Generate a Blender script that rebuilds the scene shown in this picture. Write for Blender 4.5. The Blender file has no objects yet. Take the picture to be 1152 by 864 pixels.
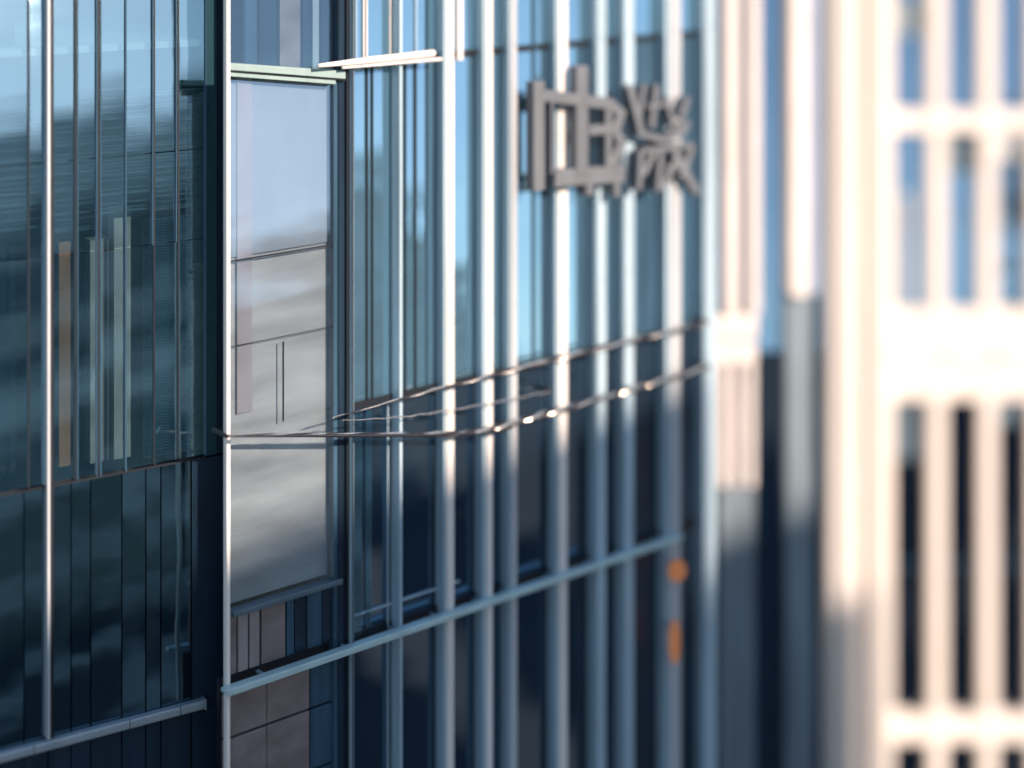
import bpy, bmesh, math, random
from mathutils import Vector, Matrix
random.seed(7)
C = bpy.context.scene
COL = C.collection
# ------------------------------------------------------------------ camera
F = 2000.0            # focal length in photograph pixels (1152 wide)
H = 10.0              # camera height
HOR = -154.0          # image row of the horizon
cd = bpy.data.cameras.new("camera"); cam = bpy.data.objects.new("camera", cd); COL.objects.link(cam)
cam.location = (0, 0, H); cam.rotation_euler = (math.radians(90), 0, 0)
cd.sensor_width = 36; cd.lens = 36 * F / 1152
cd.shift_y = (HOR - 432) / 1152
cd.clip_end = 3000
cd.dof.use_dof = True; cd.dof.focus_distance = 10.2; cd.dof.aperture_fstop = 0.156
cd.dof.aperture_blades = 0
C.camera = cam
# ------------------------------------------------------------------ light
SUN_EL = math.radians(25); SUN_AZ = math.atan2(-0.66, 0.75)   # direction towards the sun, from +X
w = bpy.data.worlds.new("World"); C.world = w; w.use_nodes = True
nt = w.node_tree; bg = nt.nodes["Background"]
sky = nt.nodes.new("ShaderNodeTexSky"); sky.sky_type = 'NISHITA'; sky.sun_disc = False
sky.sun_elevation = SUN_EL; sky.sun_rotation = math.pi / 2 - SUN_AZ
sky.air_density = 1.0; sky.dust_density = 0.25; sky.ozone_density = 2.2
nt.links.new(sky.outputs[0], bg.inputs[0]); bg.inputs[1].default_value = 0.10
sd = bpy.data.lights.new("sun", 'SUN'); sun = bpy.data.objects.new("sun", sd); COL.objects.link(sun)
sd.energy = 4.8; sd.angle = math.radians(0.9); sd.color = (1.0, 0.80, 0.66)
sdir = Vector((math.cos(SUN_EL) * math.cos(SUN_AZ), math.cos(SUN_EL) * math.sin(SUN_AZ), math.sin(SUN_EL)))
sun.rotation_euler = sdir.to_track_quat('Z', 'Y').to_euler(); sun.location = sdir * 60
vs = C.view_settings; vs.view_transform = 'Standard'; vs.look = 'None'; vs.gamma = 1; vs.exposure = 0.97
vs.use_curve_mapping = False
C.cycles.max_bounces = 8; C.cycles.transparent_max_bounces = 12
C.cycles.sample_clamp_indirect = 6

# ------------------------------------------------------------------ materials
def newmat(name):
    m = bpy.data.materials.new(name); m.use_nodes = True
    m.node_tree.nodes.clear(); return m, m.node_tree
def N(t, kind, **kw):
    n = t.nodes.new(kind)
    for k, v in kw.items(): setattr(n, k, v)
    return n
def coords(t, sx, sy, sz):
    tc = N(t, "ShaderNodeTexCoord"); mp = N(t, "ShaderNodeMapping"); mp.inputs['Scale'].default_value = (sx, sy, sz)
    t.links.new(tc.outputs['Object'], mp.inputs[0]); return mp.outputs[0]
def solid(name, col, rough=0.5, metal=0.0, var=0.12, scale=(3, 3, 1), spec=0.5, coat=0.0):
    m, t = newmat(name); L = t.links.new
    b = N(t, "ShaderNodeBsdfPrincipled"); o = N(t, "ShaderNodeOutputMaterial"); L(b.outputs[0], o.inputs[0])
    no = N(t, "ShaderNodeTexNoise"); no.inputs['Scale'].default_value = 2.2; no.inputs['Detail'].default_value = 6
    L(coords(t, *scale), no.inputs['Vector'])
    r = N(t, "ShaderNodeMapRange"); L(no.outputs[0], r.inputs[0]); r.inputs[1].default_value = .3; r.inputs[2].default_value = .7
    r.inputs[3].default_value = 1 - var; r.inputs[4].default_value = 1 + var
    hv = N(t, "ShaderNodeHueSaturation"); hv.inputs['Color'].default_value = (*col, 1); L(r.outputs[0], hv.inputs['Value'])
    L(hv.outputs[0], b.inputs['Base Color'])
    b.inputs['Roughness'].default_value = rough; b.inputs['Metallic'].default_value = metal
    b.inputs['Specular IOR Level'].default_value = spec; b.inputs['Coat Weight'].default_value = coat
    return m
def glass(name, tint, base, refl, tilt=0.0, rough=0.03, wave=0.02, trans=0.0, see=(0.6, 0.75, 0.8), wscale=(0.9, 0.9, 2.2), jit=.03):
    """coated glazing: mirror layer over a dark body (or over clear glass); panes lean back by 'tilt' and are a little wavy"""
    m, t = newmat(name); L = t.links.new
    o = N(t, "ShaderNodeOutputMaterial")
    g = N(t, "ShaderNodeNewGeometry")
    no = N(t, "ShaderNodeTexNoise"); no.inputs['Scale'].default_value = 1.0; no.inputs['Detail'].default_value = 3
    oi = N(t, "ShaderNodeObjectInfo"); ad = N(t, "ShaderNodeVectorMath", operation='ADD')
    sc = N(t, "ShaderNodeVectorMath", operation='SCALE'); sc.inputs['Scale'].default_value = 37
    cb = N(t, "ShaderNodeCombineXYZ"); L(oi.outputs['Random'], cb.inputs[0]); L(oi.outputs['Random'], cb.inputs[2]); L(cb.outputs[0], sc.inputs[0])
    L(coords(t, *wscale), ad.inputs[0]); L(sc.outputs[0], ad.inputs[1]); L(ad.outputs[0], no.inputs['Vector'])
    sub = N(t, "ShaderNodeVectorMath", operation='SUBTRACT'); L(no.outputs['Color'], sub.inputs[0]); sub.inputs[1].default_value = (.5, .5, .5)
    s2 = N(t, "ShaderNodeVectorMath", operation='SCALE'); s2.inputs['Scale'].default_value = wave * 4; L(sub.outputs[0], s2.inputs[0])
    # each pane sits slightly out of true
    rr = N(t, "ShaderNodeMath", operation='MULTIPLY_ADD'); L(oi.outputs['Random'], rr.inputs[0]); rr.inputs[1].default_value = jit; rr.inputs[2].default_value = tilt - jit / 2
    c3 = N(t, "ShaderNodeCombineXYZ"); L(rr.outputs[0], c3.inputs[2])
    a1 = N(t, "ShaderNodeVectorMath", operation='ADD'); L(g.outputs['Normal'], a1.inputs[0]); L(c3.outputs[0], a1.inputs[1])
    a2 = N(t, "ShaderNodeVectorMath", operation='ADD'); L(a1.outputs[0], a2.inputs[0]); L(s2.outputs[0], a2.inputs[1])
    nn = N(t, "ShaderNodeVectorMath", operation='NORMALIZE'); L(a2.outputs[0], nn.inputs[0])
    gl = N(t, "ShaderNodeBsdfGlossy"); gl.inputs['Color'].default_value = (*tint, 1); gl.inputs['Roughness'].default_value = rough
    L(nn.outputs[0], gl.inputs['Normal'])
    if trans > 0:
        tr = N(t, "ShaderNodeBsdfTransparent"); tr.inputs[0].default_value = (*see, 1)
        df = N(t, "ShaderNodeBsdfDiffuse"); df.inputs[0].default_value = (*base, 1)
        bx = N(t, "ShaderNodeMixShader"); bx.inputs[0].default_value = trans; L(df.outputs[0], bx.inputs[1]); L(tr.outputs[0], bx.inputs[2]); body = bx.outputs[0]
    else:
        df = N(t, "ShaderNodeBsdfDiffuse"); df.inputs[0].default_value = (*base, 1); body = df.outputs[0]
    mx = N(t, "ShaderNodeMixShader"); mx.inputs[0].default_value = refl
    if trans > 0:      # the mirror coating is on the outer face only; the inner face is clear
        inv = N(t, "ShaderNodeMath", operation='MULTIPLY_ADD'); L(g.outputs['Backfacing'], inv.inputs[0]); inv.inputs[1].default_value = -refl; inv.inputs[2].default_value = refl
        L(inv.outputs[0], mx.inputs[0])
        iv = N(t, "ShaderNodeMath", operation='MULTIPLY_ADD'); L(g.outputs['Backfacing'], iv.inputs[0]); iv.inputs[1].default_value = 1 - trans; iv.inputs[2].default_value = trans
        L(iv.outputs[0], bx.inputs[0])
    L(body, mx.inputs[1]); L(gl.outputs[0], mx.inputs[2]); L(mx.outputs[0], o.inputs[0])
    return m
def emit(name, col, st):
    m, t = newmat(name); e = N(t, "ShaderNodeEmission"); e.inputs[0].default_value = (*col, 1); e.inputs[1].default_value = st
    o = N(t, "ShaderNodeOutputMaterial"); t.links.new(e.outputs[0], o.inputs[0]); return m

M = {}
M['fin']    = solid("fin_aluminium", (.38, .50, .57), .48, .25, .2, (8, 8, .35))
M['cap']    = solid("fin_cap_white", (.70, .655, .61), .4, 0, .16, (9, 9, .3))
M['white']  = solid("white_paint", (.82, .75, .68), .45, 0, .07, (5, 5, .25))
M['green']  = solid("pale_green_metal", (.50, .66, .66), .35, .3, .10)
M['navy']   = solid("navy_panel", (.012, .026, .045), .25, 0, .3, (3, 3, .5))
M['navy2']  = solid("blue_panel", (.03, .07, .11), .3, 0, .3, (6, 6, .4))
M['black']  = solid("black_gasket", (.008, .012, .018), .4)
M['ledge']  = solid("grey_ledge", (.30, .36, .40), .4, .3, .12)
M['steel']  = solid("grey_letter_metal", (.135, .148, .165), .5, .2, .15)
M['cable']  = solid("cable_steel", (.86, .76, .66), .22, .95, .2, (20, 20, 20))
M['cabledk']= solid("cable_dark", (.012, .012, .016), .4, .0, .2, (20, 20, 20))
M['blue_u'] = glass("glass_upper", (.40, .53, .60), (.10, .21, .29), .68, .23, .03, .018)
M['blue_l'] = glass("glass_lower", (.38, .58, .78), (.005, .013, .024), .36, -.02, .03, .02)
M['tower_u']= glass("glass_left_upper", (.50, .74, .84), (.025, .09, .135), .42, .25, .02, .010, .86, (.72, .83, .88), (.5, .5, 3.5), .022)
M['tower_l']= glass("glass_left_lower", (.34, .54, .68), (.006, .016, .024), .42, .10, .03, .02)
M['bay_top']= glass('glass_bay_upper', (.60, .74, .80), (.03, .05, .06), .22, .24, .04, .03, .95, (.85, .9, .92))
M['taupe']  = solid('taupe_panel', (.26, .225, .22), .4, 0, .2, (3, 3, .6))
M['bay']    = glass("glass_bay", (.64, .70, .73), (.05, .06, .07), .38, .24, .05, .022, .95, (.84, .88, .92), (.7, .7, 2.6))
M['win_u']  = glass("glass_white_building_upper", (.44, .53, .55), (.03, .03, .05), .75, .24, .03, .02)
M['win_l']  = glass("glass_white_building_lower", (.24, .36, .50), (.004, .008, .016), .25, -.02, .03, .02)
M['pier']   = solid("pier_white", (.78, .715, .67), .5, 0, .08)
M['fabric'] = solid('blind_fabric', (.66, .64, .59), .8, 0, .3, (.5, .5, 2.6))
M['fabricdk']= solid('dark_ceramic', (.10, .12, .14), .5)
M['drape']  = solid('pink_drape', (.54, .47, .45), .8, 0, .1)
M['recess'] = solid('pale_recess', (.52, .50, .53), .5, 0, .15, (3, 3, .5))
M['slats']  = solid('blind_slats', (.10, .15, .19), .5, 0, .3)
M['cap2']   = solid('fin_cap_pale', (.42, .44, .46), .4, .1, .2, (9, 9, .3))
M['headg']  = solid('head_green', (.27, .37, .36), .4, .2, .12)
M['stone']  = solid('interior_stone', (.46, .42, .37), .7, 0, .35, (3, 3, 2.2))
M['slate']  = solid('slate_glass_panel', (.24, .30, .34), .25, .2, .3, (5, 5, .4))
M['mauve']  = solid("pier_recess", (.34, .38, .48), .5, 0, .1)
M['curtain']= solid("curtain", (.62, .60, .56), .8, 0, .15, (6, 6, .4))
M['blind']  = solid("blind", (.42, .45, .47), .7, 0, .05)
M['brown']  = solid("brown_panel", (.20, .165, .16), .35, .1, .25, (2, 2, 3))
M['wood']   = solid("warm_wood", (.45, .20, .10), .5, 0, .3, (4, 4, .5))
M['asphalt']= solid("asphalt", (.045, .047, .05), .8, 0, .3, (.4, .4, .4))
M['concrete']=solid("concrete", (.36, .35, .33), .8, 0, .15)
M['bandlight']=solid("slab_edge", (.66, .66, .64), .7, 0, .12)
M['darkglass']=solid("dark_glass", (.02, .035, .045), .15, 0, .3)
M['lamp']   = emit("lamp_warm", (1.0, .42, .20), 0.16)
M['lamp2']  = emit("lamp_pale", (1.0, .66, .46), 0.10)
M['lamp3']  = emit("lamp_pink", (1.0, .50, .38), 1.0)
M['amber']  = emit("window_amber", (1.0, .45, .2), 0.8)

# ------------------------------------------------------------------ helpers
class Frame:
    """a facade: reference pixel column and depth fix a point, the vanishing column fixes its direction"""
    def __init__(s, px, depth, vpx=None):
        s.p0 = Vector(((px - 576) / F * depth, depth, 0))
        u = Vector((1, 0, 0)) if vpx is None else Vector(((vpx - 576) / F, 1, 0)).normalized()
        s.u = u; s.v = Vector((-u.y, u.x, 0)); s.ang = math.atan2(u.y, u.x)   # v points into the building
    def depth(s, px, off=0):      # off > 0: in front of the facade
        d = Vector(((px - 576) / F, 1, 0)); q = s.p0 - s.v * off
        return q.dot(s.v) / d.dot(s.v)
    def U(s, px, off=0):
        t = s.depth(px, off); p = Vector(((px - 576) / F * t, t, 0))
        return (p - s.p0).dot(s.u)
    def Z(s, px, py, off=0): return H - (py - HOR) / F * s.depth(px, off)
    def loc(s, px, py, off=0): return Vector((s.U(px, off), -off, s.Z(px, py, off)))

def link(name, bm, mat, parent=None, bevel=0.0, smooth=False):
    me = bpy.data.meshes.new(name); bmesh.ops.recalc_face_normals(bm, faces=bm.faces)
    bm.to_mesh(me); bm.free(); me.materials.append(mat)
    if smooth:
        for p in me.polygons: p.use_smooth = True
    o = bpy.data.objects.new(name, me); COL.objects.link(o)
    if parent: o.parent = parent
    if bevel:
        b = o.modifiers.new("bevel", 'BEVEL'); b.width = bevel; b.segments = 2; b.limit_method = 'ANGLE'
    return o
def box(bm, x0, x1, y0, y1, z0, z1):
    vs_ = [bm.verts.new((x, y, z)) for x in (x0, x1) for y in (y0, y1) for z in (z0, z1)]
    for f in ((0,1,3,2),(4,6,7,5),(0,4,5,1),(2,3,7,6),(0,2,6,4),(1,5,7,3)): bm.faces.new([vs_[i] for i in f])
def boxo(name, x0, x1, y0, y1, z0, z1, mat, parent, bevel=0.0):
    bm = bmesh.new(); box(bm, x0, x1, y0, y1, z0, z1); return link(name, bm, mat, parent, bevel)
def prism(bm, pts, y0, y1):       # polygon in the local x-z plane, extruded along local y
    a = [bm.verts.new((x, y0, z)) for x, z in pts]; b = [bm.verts.new((x, y1, z)) for x, z in pts]
    n = len(pts); bm.faces.new(a); bm.faces.new(b[::-1])
    for i in range(n): bm.faces.new((a[i], b[i], b[(i+1) % n], a[(i+1) % n]))
def tube(bm, pts, r, seg=8):
    rings = []
    for i, p in enumerate(pts):
        t = (pts[min(i+1, len(pts)-1)] - pts[max(i-1, 0)]).normalized()
        a = t.cross(Vector((0, 0, 1))).normalized(); b = a.cross(t)
        rad = r[i] if isinstance(r, list) else r
        rings.append([bm.verts.new(p + (a * math.cos(k*2*math.pi/seg) + b * math.sin(k*2*math.pi/seg)) * rad) for k in range(seg)])
    for i in range(len(rings)-1):
        for k in range(seg): bm.faces.new((rings[i][k], rings[i][(k+1)%seg], rings[i+1][(k+1)%seg], rings[i+1][k]))
    bm.faces.new(rings[0]); bm.faces.new(rings[-1][::-1])
def tag(o, label, cat, group=None):
    o['label'] = label; o['category'] = cat
    if group: o['group'] = group
    return o
def thing(name, fr, label, cat, group=None):
    o = bpy.data.objects.new(name, None); COL.objects.link(o); o.empty_display_size = .3
    o.location = fr.p0; o.rotation_euler = (0, 0, fr.ang); return tag(o, label, cat, group)

# ------------------------------------------------------------------ ground
bm = bmesh.new(); vv = [bm.verts.new(p) for p in ((-900,-900,0),(900,-900,0),(900,900,0),(-900,900,0))]; bm.faces.new(vv)
g = link("ground", bm, M['asphalt']); g['kind'] = 'structure'

MAIN = Frame(250, 10.0, 2970)
LEFT = Frame(250, 10.35, 3800)
PIER = Frame(830, 14.3, None)
WHITE = Frame(930, 18.0, None)
TOP = 22.0
# ================================================================== middle tower: finned blue glass facade with the glass bay
mt = thing("glass_tower", MAIN, "blue glass tower with vertical pale fins, carrying the grey metal sign", "tower")
f = MAIN
zbar = f.Z(395, 71); zmid = f.Z(255, 490); zrail = f.Z(252, 766); zsub = f.Z(505, 640)
# body behind the glazing
boxo("wall", f.U(392), f.U(802), .32, 6, 0, TOP, M['navy'], mt)
boxo("wall", f.U(300), f.U(392), 1.6, 6, 0, TOP, M['navy'], mt)
dim = solid('dim_mullion', (.10, .14, .17), .4, .2)
fins = [ # side start, cap start, cap end (photograph pixels)
    (394,396.5,399),(444,449,453),(491,500,511),(539,544,554.5),(569.5,573,582),(617,626,638.5),(661,671,682),(691,702,713.5),(734,750,766),(782,793,806)]
darks = [438,485,530,560,608,648,681.9,714,766.5,None]
ext = [(433,437.5)]
capoff = .09
def fincol(a, b, c, cap=True, i0=1):
    # side of the fin spans a..b, front cap b..c; the depth that makes a pixel width of b-a
    x1 = f.U(c, capoff); x0 = f.U(b, capoff)
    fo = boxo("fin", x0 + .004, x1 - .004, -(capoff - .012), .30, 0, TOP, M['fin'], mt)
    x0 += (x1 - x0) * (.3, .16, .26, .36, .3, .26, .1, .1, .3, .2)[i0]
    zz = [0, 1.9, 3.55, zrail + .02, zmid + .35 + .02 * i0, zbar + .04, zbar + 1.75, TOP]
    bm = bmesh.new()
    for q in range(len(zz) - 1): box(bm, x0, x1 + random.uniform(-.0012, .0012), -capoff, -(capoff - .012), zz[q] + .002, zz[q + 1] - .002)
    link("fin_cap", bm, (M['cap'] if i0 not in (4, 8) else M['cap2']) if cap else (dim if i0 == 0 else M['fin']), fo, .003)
for i, (a, b, c) in enumerate(fins):
    fincol(a, b, c, i in (2, 3, 4, 5, 8), i)  # caps of the unlit fins stay bluish, shade put into their colour
for i, (a, b, c) in enumerate(fins[:-1]):
    x0 = f.U(c, 0) - .03; nx = f.U(fins[i+1][1], capoff) + .01; xd = f.U(darks[i+1-1+0] if darks[i] else c, 0)
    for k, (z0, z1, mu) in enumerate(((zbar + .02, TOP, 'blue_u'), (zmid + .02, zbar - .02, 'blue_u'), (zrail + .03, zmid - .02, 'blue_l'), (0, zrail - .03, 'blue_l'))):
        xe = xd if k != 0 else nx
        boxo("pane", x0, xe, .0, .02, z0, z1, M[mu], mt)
        if k != 0: boxo("dark_panel", xd, nx, .004, .024, z0, z1, M['navy' if k > 1 else 'navy2'], mt)
    for z, h in ((zmid, .02), (zbar, .02), (zrail, .03)):
        boxo("transom", x0, nx, -.012, .026, z - h, z + h, M['black'], mt)
# thin glazing bars and pale slips
for px, wd, mk, z0, z1 in ((412,1.4,'black',zmid,zbar),(399.5,1,'fin',zbar,TOP),(455,1.2,'black',zmid,zbar),(466.5,1.6,'black',zmid,zbar),(408,1.2,'cap',zbar,TOP),(411.5,1.2,'cap',zbar,TOP),
        (438,1.5,'cap',zbar,TOP),(447,2,'cap',zbar,TOP),(467,1.2,'fin',zbar,TOP),(435.2,1,'fin',0,zmid),(418,1.2,'black',zmid,zbar),
        (516.5,6,'cap',zbar-.06,TOP),(600,2,'navy2',zmid,TOP),(480,1.2,'navy2',zmid,TOP)):
    boxo("glazing_bar", f.U(px - wd/2), f.U(px + wd/2), -.014, -.001, z0 + .021, z1 - (.021 if z1 < TOP else 0), M[mk], mt)
for px0, px1 in ((394.5,407),(411,418)):
    boxo("pale_slip", f.U(px0, .01), f.U(px1, .01), -.012, -.002, zsub - .3, zmid - .03, M['tower_u'], mt)
# top bar (two pieces, a round tube over a flat flashing) and rail
bm = bmesh.new(); tube(bm, [f.loc(px, 74 - (px - 358) * .108, .13) for px in range(358, 498, 10)], [.012 + .010 * min(1, (px - 358) / 60) for px in range(358, 498, 10)], 10)
link("top_bar", bm, M['white'], mt, 0, True)
bm = bmesh.new(); tube(bm, [f.loc(px, 76 - (px - 385) * .085, .12) for px in range(385, 498, 8)], .011, 8)
link("top_bar", bm, M['cap'], mt, 0, True)
xr0, xr1 = f.U(255, .14), f.U(770, .16)
bm = bmesh.new(); box(bm, xr0, xr1, -.13, -.07, zrail - .016, zrail + .012)
rail = link("rail", bm, M['green'], mt, .01)
boxo("rail_lip", xr0, xr1, -.142, -.131, zrail - .024, zrail + .014, M['green'], rail, .004)
for px in (300, 392, 447, 494, 542, 572, 622, 668, 700, 745):
    boxo("bracket", f.U(px, .1) - .01, f.U(px, .1) + .01, -.07, .0, zrail - .012, zrail, M['ledge'], rail)
zl2 = f.Z(495, 660)
boxo("sill_line", f.U(394), f.U(516), -.012, -.001, zl2 - .006, zl2 + .006, M['fin'], mt)

# ---- the glass bay
def quad(name, pts, off0, off1, mat, bevel=0.0):
    bm = bmesh.new(); prism(bm, [(f.U(px, off1), f.Z(px, py, off1)) for px, py in pts], -off1, -off0); return link(name, bm, mat, mt, bevel)
jx0, jx1 = f.U(254.2, .06), f.U(258.2, .06)
boxo("jamb", jx0, jx1, -.07, -.03, 0, TOP, M['white'], mt, .004)
boxo("jamb", f.U(381, .03), f.U(389.5, .03), -.03, .2, 0, TOP, M['navy'], mt)
boxo("jamb", f.U(390, .05), f.U(394, .05), -.05, .2, 0, TOP, M['black'], mt)
boxo("jamb", f.U(375.5, .02), f.U(380.5, .02), -.02, .2, 0, f.Z(378, 92), M['navy2'], mt)
hb = quad("head_beam", ((259, 71), (389, 80), (389, 89), (259, 79)), .0, .07, M['headg'], .004)
quad("head_flashing", ((259, 81.5), (378, 90), (378, 95), (259, 86)), .0, .05, M['headg'], .003)
quad("head_gasket", ((259, 79.2), (389, 89.2), (389, 91), (259, 81.2)), .0, .055, M['black'])
x0, x1 = f.U(258.5), f.U(376)
zs = f.Z(259, 690)
boxo("pane", x0, x1, .0, .015, zs + .03, f.Z(259, 86), M['bay'], mt)
bm = bmesh.new(); prism(bm, [(x0, f.Z(258.5, 74)), (f.U(381), f.Z(381, 82)), (f.U(381), TOP), (x0, TOP)], .018, .026); link("pane", bm, M['bay_top'], mt)
bm = bmesh.new(); box(bm, x0, f.U(381), -.05, .03, zs - .012, zs + .02); link("sill", bm, dim, mt, .006)
for py, th in ((294, 1.2), (390, .5)):
    z = f.Z(259, py); boxo("glazing_bar", x0, x1, -.006, -.001, z - th*.0035, z + th*.0035, M['black'], mt)
zq = f.Z(318, 384)
boxo("glazing_bar", f.U(317.5), f.U(319), -.006, -.001, f.Z(318, 474), zq, M['black'], mt)
# inside the bay: blind above, painted pink streak, a dark standing shape, back wall
zhead = f.Z(259, 70)
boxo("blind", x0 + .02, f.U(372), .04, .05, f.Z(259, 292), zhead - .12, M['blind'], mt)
boxo("roller_blind", x0 + .02, f.U(374), .052, .06, zs + .03, f.Z(259, 294), M['fabric'], mt)  # mottling paints the cloudy reflections of the glass onto the blind
boxo("drape", f.U(270), f.U(287), .030, .038, f.Z(259, 470), zhead - .1, M['drape'], mt, .003)  # pink strip added to paint the reflected streak in the bay glass
# upper pane of the bay: dark drapes and pink strips behind
for pa, pb, mk in ((279, 292, 'navy2'), (296, 314, 'navy'), (318, 341, 'brown'), (344, 352, 'navy'), (355, 362, 'ledge'), (365, 380, 'navy')):
    boxo("interior_strip", f.U(pa), f.U(pb), .03, .06, f.Z((pa + pb) / 2, 76 + (pa - 259) * .06), TOP, M[mk], mt)
# spandrel row under the sill
for pa, pb, mk in ((259, 266, 'brown'), (268, 279, 'taupe'), (281, 292, 'taupe'), (294.5, 321, 'brown'), (323, 331, 'navy2'), (332, 344, 'navy'), (346, 362, 'navy2'), (363, 381, 'navy')):
    boxo("spandrel_panel", f.U(pa), f.U(pb), .0, .03, zrail + .02, zs - .025, M[mk], mt, .003)
boxo("spandrel_backing", x0, f.U(381), .032, .06, zrail, zs, M['black'], mt)
# clad panels under the rail
zc = f.Z(252, 833); zc2 = f.Z(252, 905)
for za, zb in ((zc + .008, zrail - .09), (zc2 + .008, zc - .008), (0, zc2 - .008)):
    for pa, pb, mk in ((252, 300, 'brown'), (300.8, 348, 'brown'), (349, 381, 'navy2')):
        boxo("cladding_panel", f.U(pa), f.U(pb), .0, .03, za, zb, M[mk], mt, .003)
boxo("cladding_backing", f.U(250), f.U(381), .032, .06, 0, zrail, M['black'], mt)

# ================================================================== left tower
lt = thing("dark_glass_tower", LEFT, "dark teal glass tower at the left edge with a white mullion and grey ledge", "tower")
f = LEFT
zled = f.Z(232, 783); zsp = f.Z(215, 516); zj1 = f.Z(230, 167); zj2 = f.Z(230, 268)
EDGE0 = f.U(-160)
cols = [-160, -120, -80, -40, -10, 32, 53, 84, 110, 141, 173, 200, 231]
for i in range(len(cols) - 1):
    a, b = f.U(cols[i] + .9), f.U(cols[i+1] - .9)
    for z0, z1 in ((zsp + .012, zj2 - .003), (zj2 + .003, zj1 - .003), (zj1 + .003, TOP)):
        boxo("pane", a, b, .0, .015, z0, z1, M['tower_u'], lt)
for i, px in enumerate(cols):
    if px == 53: continue
    boxo("mullion", f.U(px) - .004, f.U(px) + .004, -.012, .03, zsp, TOP, M['black'] if i % 3 else M['navy2'], lt)
for px in (86.5, 112.5, 171, 197.5, 108):
    boxo("mullion", f.U(px) - .003, f.U(px) + .003, -.016, -.001, zj2 if px > 160 else zsp, TOP, M['navy2'], lt)
boxo("white_mullion", f.U(53, .05), f.U(56.5, .05), -.055, .03, zled + .012, TOP, M['cap2'], lt, .003)
boxo("dark_mullion", f.U(57.5, .03), f.U(60.5, .03), -.03, .03, zled, TOP, M['black'], lt)
boxo("transom", EDGE0, f.U(231), -.009, .03, zsp - .0105, zsp + .0011, M['black'], lt)
lows = [-160, -110, -60, -20, 27, 54, 80, 102, 137, 164, 181, 215]
for i in range(len(lows) - 1):
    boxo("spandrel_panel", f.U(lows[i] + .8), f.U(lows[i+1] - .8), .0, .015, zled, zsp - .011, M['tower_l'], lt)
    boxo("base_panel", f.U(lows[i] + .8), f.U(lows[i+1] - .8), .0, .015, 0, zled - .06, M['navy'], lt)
boxo("corner_column", f.U(216), f.U(251.5), -.004, .04, 0, zsp - .011, M['navy'], lt)
teal = solid('teal_column', (.028, .075, .09), .2, .2, .2, (4, 4, .3))
boxo("corner_column", f.U(232), f.U(243.5), -.006, .5, zsp + .002, TOP, teal, lt)
boxo("corner_column", f.U(244), f.U(251.5), -.008, .5, zsp + .002, TOP, M['navy'], lt)
bm = bmesh.new(); box(bm, f.U(-160), f.U(232, .05), -.055, -.002, zled - .05, zled + .005)
ledge = link("ledge", bm, M['ledge'], lt, .012)
for px in (-60, 40, 148, 205): boxo("ledge_joint", f.U(px, .08) - .002, f.U(px, .08) + .002, -.0565, -.05, zled - .046, zled + .0062, M['black'], ledge)
boxo("end_cap", f.U(232, .07) - .001, f.U(232, .07) + .008, -.058, -.002, zled - .052, zled + .007, M['ledge'], ledge)
boxo("wall", EDGE0, f.U(240), 2.4, 6, 0, TOP, M['navy'], lt)
boxo("wall", EDGE0, f.U(231), .05, 2.4, 0, zsp - .03, M['navy'], lt)
boxo("ceiling_slab", EDGE0, f.U(231), .05, 2.4, f.Z(100, 60), f.Z(100, 52), M['concrete'], lt)
# inside: window blind with fine slats, timber and pale columns
bm = bmesh.new(); z = zsp + .03
while z < f.Z(200, 246):
    box(bm, f.U(166), f.U(230), .06, .075, z, z + .011); z += .0165
link("window_blind", bm, M['navy2'], lt)
for pa, pb, pya, pyb in ((61, 109, 118, 262), (111, 172, 100, 240), (174, 230, 96, 236), (2, 51, 130, 260)):  # slats added to imitate horizontal streaks reflected in the upper glass
    bm = bmesh.new(); z = f.Z((pa + pb) / 2, pyb); k = 0
    while z < f.Z((pa + pb) / 2, pya):
        box(bm, f.U(pa), f.U(pb), .05, .075, z, z + .004 + .005 * (k % 3 == 0)); z += random.choice((.016, .022, .05, .03)); k += 1
    link("window_blind", bm, M['slats'], lt)
boxo("blind_backing", f.U(166), f.U(230), .08, .09, zsp + .02, f.Z(200, 246), M['navy'], lt)
for pa, pb, yy, mk, zt in ((62, 69, .16, 'taupe', 278), (70, 78, .2, 'navy', 278), (79, 92, .2, 'wood', 278), (93, 104, .22, 'navy', 262), (112, 126, .16, 'stone', 278), (127, 134, .18, 'taupe', 278), (139, 158, .16, 'stone', 246), (-12, 9, .2, 'taupe', 20), (12, 29, .2, 'navy', 0), (-60, -20, .3, 'wood', 200)):
    boxo("interior_column", f.U(pa), f.U(pb), yy, yy + .1, zsp + .02, f.Z(100, zt), M[mk], lt)

# ================================================================== pier tower
pt = thing("white_pier_building", PIER, "narrow white ribbed building between the finned glass tower and the white block", "building")
f = PIER
def pb(name, a, b, o0, o1, y0, y1, mat, bev=0.0):
    z1 = TOP if y0 is None else f.Z(830, y0); z0 = 0 if y1 is None else f.Z(830, y1)
    return boxo(name, f.U(a, o1), f.U(b, o1), -o1, -o0, z0, z1, M[mat], pt, bev)
pb("wall", 770, 925, -3, -.16, None, None, 'navy')
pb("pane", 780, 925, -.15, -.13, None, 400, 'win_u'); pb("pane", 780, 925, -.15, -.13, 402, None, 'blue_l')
pb("pier", 815, 831, -.12, .08, None, 352, 'pier', .01); pb("pier", 843, 855, -.12, .08, None, 352, 'pier', .01)
pb("pier_recess", 831.5, 842.5, -.12, .0, None, 352, 'mauve')
pb("collar", 798, 852, -.12, .085, 353, 378, 'pier', .015); pb("collar", 799, 851, -.12, .085, 383, 408, 'pier', .015)
pb("collar_groove", 801, 849, -.12, .06, 378, 383, 'mauve')
for a, b in ((808, 818), (826, 833), (842, 850)): pb("pier", a, b, -.12, .07, 409, 545, 'pier', .01)
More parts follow.
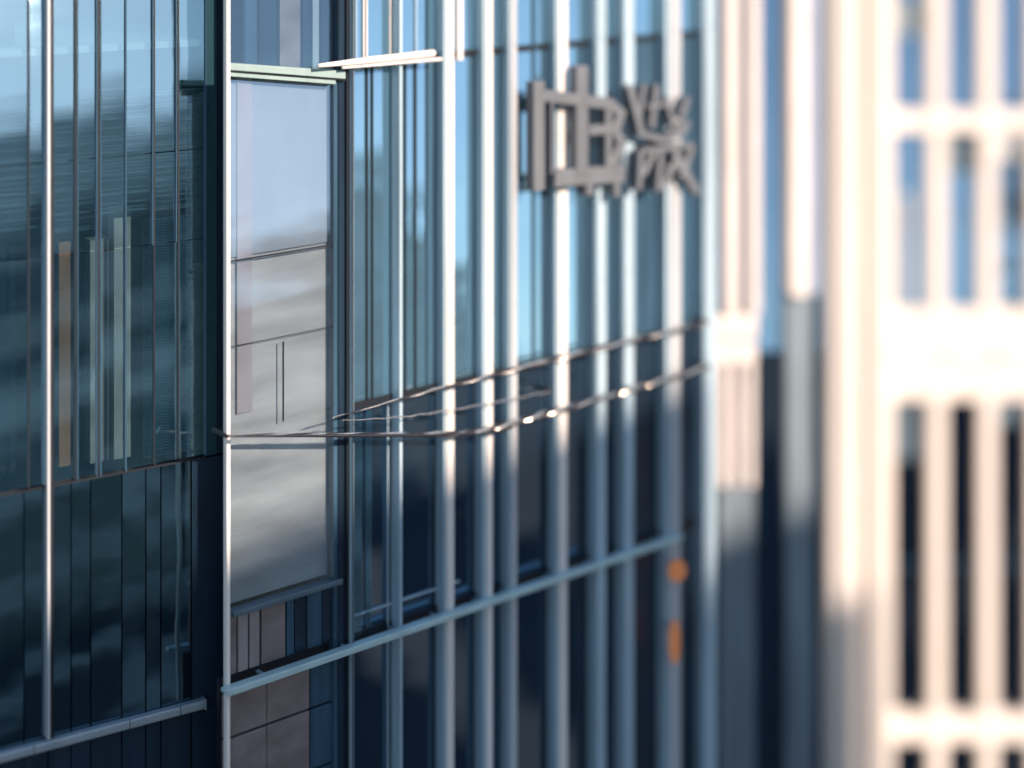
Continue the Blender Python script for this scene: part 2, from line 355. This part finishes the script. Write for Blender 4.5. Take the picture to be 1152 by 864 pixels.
pb("pier_recess", 818.5, 825.5, -.12, .02, 409, 545, 'recess'); pb("pier_recess", 833.5, 841.5, -.12, .02, 409, 545, 'recess')
pb("lower_panel", 809, 849, -.12, .065, 546, None, 'slate', .01)
pb("lower_panel", 884, 914, -.12, .04, 332, None, 'slate', .01)
pb("pier", 889, 909, -.12, .12, None, 330, 'pier', .01)
pb("side_strip", 910, 921, -.12, .02, None, 330, 'mauve'); pb("side_strip", 915, 922, -.12, .0, 331, None, 'navy')

# ================================================================== white building
wb = thing("white_building", WHITE, "cream white building at the right with a grid of tall narrow windows", "building")
f = WHITE
Zp = lambda py: f.Z(1000, py)
boxo("wall", f.U(926), f.U(1400), .5, 6, 0, TOP, M['navy'], wb)
wins = [(1004, 1046), (1064, 1103), (1121, 1160), (1178, 1217), (1235, 1274)]
rows = [(None, 126), (148, 350), (450, 806), (836, 1010)]
# piers
edges = [922] + [e for w_ in wins for e in w_] + [1400]
for i in range(0, len(edges), 2):
    boxo("pier", f.U(edges[i]), f.U(edges[i+1]), 0, .4, 0, TOP, M['white'], wb, .015)
boxo("pilaster", f.U(940, .1), f.U(966, .1), -.1, -.002, 0, TOP, M['white'], wb, .03)
boxo("pilaster", f.U(980, .1), f.U(1002, .1), -.1, -.002, 0, TOP, M['white'], wb, .03)
for a, b in wins:
    xa, xb = f.U(a), f.U(b)
    for k, (t, bt) in enumerate(((126, 148), (350, 450), (806, 836))):
        boxo("spandrel", xa - .002, xb + .002, .01, .4, Zp(bt), Zp(t), M['white'], wb, .01)
    boxo("sill", xa + .01, xb - .01, -.05, .008, Zp(402), Zp(388), M['white'], wb, .008)
    for t, bt in rows:
        z1 = TOP if t is None else Zp(t) - .003; z0 = Zp(bt) + .003
        upper = bt < 400
        wn = boxo("window", xa - .002, xb + .002, .13, .16, z0, z1, M['win_u' if upper else 'win_l'], wb)
for (a, b), t, bt, mk in ((wins[1], 148, 196, 'slats'), (wins[0], 0, 40, 'slate'), (wins[2], 148, 180, 'blind'), (wins[0], 450, 520, 'slats'), (wins[2], 450, 480, 'slats')):
    boxo("blind", f.U(a) + .01, f.U(b) - .01, .112, .122, Zp(bt), Zp(t) - .004, M[mk], wb)
for k in (0, 1, 2):
    boxo("window_bar", f.U(wins[k][0]) , f.U(wins[k][1]), .105, .128, Zp(250) - .012, Zp(250) + .012, M['slate'], wb)
    boxo("window_bar", f.U(wins[k][0]) , f.U(wins[k][1]), .105, .128, Zp(640) - .012, Zp(640) + .012, M['navy2'], wb)
# cream strip added as the glint in one window
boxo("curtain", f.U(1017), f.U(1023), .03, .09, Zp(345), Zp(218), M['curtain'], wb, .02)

# ================================================================== sign
f = MAIN
sg = thing("metal_sign", MAIN, "grey metal sign of raised characters fixed across the fins of the glass tower", "sign")
def strokes(name, segs, o0=.12, o1=.20):
    segs = [(a + 4, b, c + 4, d, e) for a, b, c, d, e in segs]
    bm = bmesh.new(); k = 0
    for (ax, ay, bx, by, wd) in segs:
        a = Vector((f.U(ax, o1), f.Z(ax, ay, o1))); b = Vector((f.U(bx, o1), f.Z(bx, by, o1)))
        d = (b - a).normalized(); nrm = Vector((-d.y, d.x)); h = wd / 2 * .0058 * (.88 if wd < 12 and ax > 700 else 1)
        e = d * h * .6
        p = [a - e + nrm*h, b + e + nrm*h, b + e - nrm*h, a - e - nrm*h]
        prism(bm, [(q.x, q.y) for q in p], -o1 + .0021 * (k % 5), -o0 + .0017 * (k % 5)); k += 1
    return link(name, bm, M['steel'], sg, .006)
strokes("character", [(603,97,603,210,16),(612,108,684,117,13),(652,80,652,190,18),(684,117,697,128,12),(697,128,692,142,13),(690,145,662,147,11),(690,148,697,162,12),
    (697,162,688,184,13),(682,120,682,186,10),(626,201,697,196,19),(660,207,660,217,10),(691,205,691,219,10),(618,112,618,195,4)])
strokes("character", [(706,100,718,148,11),(722,97,716,132,8),(736,98,731,142,10),(716,150,744,158,9),(727,120,745,118,6),(747,112,754,140,8),(771,112,764,132,9),(772,140,752,154,8),(744,158,768,150,8)])
strokes("character", [(718,172,716,212,9),(735,168,722,196,8),(741,172,738,214,9),(744,210,761,176,8),(757,172,782,216,11),(776,168,764,198,8),(722,170,776,164,7),(748,190,772,186,6)])
bm = bmesh.new()
for px, py in ((603,105),(603,200),(652,100),(690,200),(712,120),(735,130),(760,150),(718,205),(740,205),(778,210)):
    x, y, z = f.loc(px, py, .12); tube(bm, [Vector((x, -.13, z)), Vector((x, -.02, z))], .012, 8)
link("standoff", bm, M['ledge'], sg)

# ================================================================== cables
def interp(pts, n):
    out = []
    for i in range(n + 1):
        t = i / n * (len(pts) - 1); k = min(int(t), len(pts) - 2); u = t - k
        p0 = pts[max(k-1, 0)]; p1 = pts[k]; p2 = pts[k+1]; p3 = pts[min(k+2, len(pts)-1)]
        out.append(.5*((2*p1) + (p2-p0)*u + (2*p0-5*p1+4*p2-p3)*u*u + (3*p1-p0-3*p2+p3)*u**3))
    return out
def cable(name, pix, label, off, rad, strands, mat, spread=1.0, taper=0.0, flat=1.0):
    o = thing(name, MAIN, label, "cable", "cables strung across the facade")
    path = interp([f.loc(px, py, off) for px, py in pix], 420)
    for s in range(strands):
        ph = s * 2 * math.pi / strands; bm = bmesh.new(); pts = []
        for i, p in enumerate(path):
            a = ph + i * .12 + .7 * math.sin(i * .07 + s); tp = min(1, taper + i / 300)
            r = .6 * rad * spread * tp * (1 + .3 * math.sin(i * .13 + s))
            pts.append(p + Vector((0, -math.cos(a) * r, math.sin(a) * r * flat)))
        tube(bm, pts, [rad * min(1, taper + i / 300) for i in range(len(pts))], 7)
        link("strand", bm, M[mat] if s % 2 == strands % 2 or strands == 1 else M['cabledk'], o, 0, True)
    for e, dx in ((path[0], 1), (path[-1], -1)):
        if dx > 0 and pix[0][0] > 260: continue
        bm = bmesh.new(); box(bm, e.x - .006, e.x + .006, e.y - .008, -.06, e.z - .012, e.z + .012); link("anchor", bm, M['cabledk'], o, .004)
    return o
cable("cable", [(374,470),(480,441),(586,414),(690,388),(797,362)], "upper twisted steel cable rising rightwards across the fins", .22, .012, 2, 'cable', 1.2, .2)
cable("cable", [(385,473),(440,470),(490,464),(560,452),(620,440)], "thinnest wire strung between the two thicker cables", .21, .004, 1, 'cable', 1, .6)
cable("cable", [(254,490),(350,489),(450,489),(535,486),(600,469),(665,451),(730,432),(797,412)], "lower steel cable bundle running flat across the bay then rising", .20, .0125, 4, 'cable', 1.7, .35, .6)

cable("cable", [(256,491),(330,490.5),(420,490),(500,489),(556,485.5),(575,481)], "flat dark cable under the bundle, ending near the bright fins", .215, .010, 1, 'cabledk', 0, .5)

# ================================================================== lamps seen through the glass
def lamp(px, py, wpx, hpx, off, mat, label):
    o = thing("wall_lamp", MAIN, label, "lamp", "warm lamps on the lower storey")
    c = f.loc(px, py, off); rw = wpx * .0056 / 2; rh = hpx * .0056 / 2
    bm = bmesh.new(); bmesh.ops.create_uvsphere(bm, u_segments=16, v_segments=12, radius=1)
    bmesh.ops.transform(bm, matrix=Matrix.Translation(c) @ Matrix.Diagonal((rw, rw * .8, rh, 1)), verts=bm.verts)
    link("lamp_shade", bm, mat, o, 0, True)
    bm = bmesh.new(); tube(bm, [c + Vector((0, rw * .7, rh * .6)), Vector((c.x, .0, c.z + rh * .6))], .008, 6); link("lamp_arm", bm, M['ledge'], o)
    bm = bmesh.new(); tube(bm, [c + Vector((0, 0, rh * .92)), c + Vector((0, 0, rh * 1.12))], rw * .5, 8); link("lamp_cap", bm, M['black'], o)
lamp(759, 722, 15, 55, .18, M['lamp'], "tall oval orange lamp low on the right end of the finned facade")
lamp(762, 642, 24, 26, .18, M['lamp'], "round orange lamp just under the end of the rail")

# ================================================================== across the street (mirrored in the glass, casts the shade)
s2 = Vector((sdir.x, sdir.y, 0)).normalized(); perp = Vector((-s2.y, s2.x, 0))
def opposite(name, L, p0, p1, hgt, depth, label, nfl, amber=()):
    base = Vector((0, 11.5, 0)); c = base + s2 * L; c = c - perp * c.dot(perp)
    o = bpy.data.objects.new(name, None); COL.objects.link(o); o.location = c
    o.rotation_euler = (0, 0, math.atan2(perp.y, perp.x)); tag(o, label, "building")
    # local x = perp, local y = away... (-s2)
    boxo("wall", p0, p1, -depth, -.2, 0, hgt, M['darkglass'], o)
    fh = hgt / nfl
    for k in range(nfl + 1):
        z = min(k * fh, hgt - .5); boxo("floor_band", p0 - .05, p1 + .05, -depth - .2, 0, z + .002, z + fh * ((.62, .3, .45, .2, .7) if k > nfl * .66 else (.2, .12, .3, .1, .16))[k % 5], M['bandlight'], o)
    for i in range(int((p1 - p0) / 1.5)):
        boxo("column", p0 + i * 1.5, p0 + i * 1.5 + .16, -.198, -.06, 0, hgt - .5, M['concrete'], o)
    for i, k in amber:
        boxo("lit_window", p0 + i * 1.5 + .3, p0 + i * 1.5 + 1.3, -.19, -.15, k * fh + fh * .4, k * fh + fh * .9, M['amber'], o)
opposite("office_block", 22, 2.5, 10.15, 16.0, 34, "office block across the street, mirrored in the dark glass", 10, ((1,5),(4,6)))

# pale tower further along the street, mirrored in the bay
bt = bpy.data.objects.new("pale_tower", None); COL.objects.link(bt); bt.location = (62, -14, 0); bt.rotation_euler = (0, 0, math.radians(-108))
tag(bt, "pale banded tower far along the street, mirrored in the bay", "tower")
boxo("wall", -11, 11, 0, 14, 0, 21, M['bandlight'], bt)
for k in range(7):
    boxo("window_band", -10.8, 10.8 - (k % 3) * 5, -.06, -.002, k * 3 + .9, k * 3 + 2.1, M['darkglass'], bt)

opposite("stair_tower", 23.0, 13.6, 15.8, 14.2, 6, "narrow stair tower beside the office block across the street", 30)  # unseen block, added to step the shadow on the left pillar

opposite("office_wing", 22.3, 10.25, 12.55, 15.35, 8, "slightly lower wing joined to the office block across the street", 32)  # unseen block, height chosen for where its shadow ends on the piers
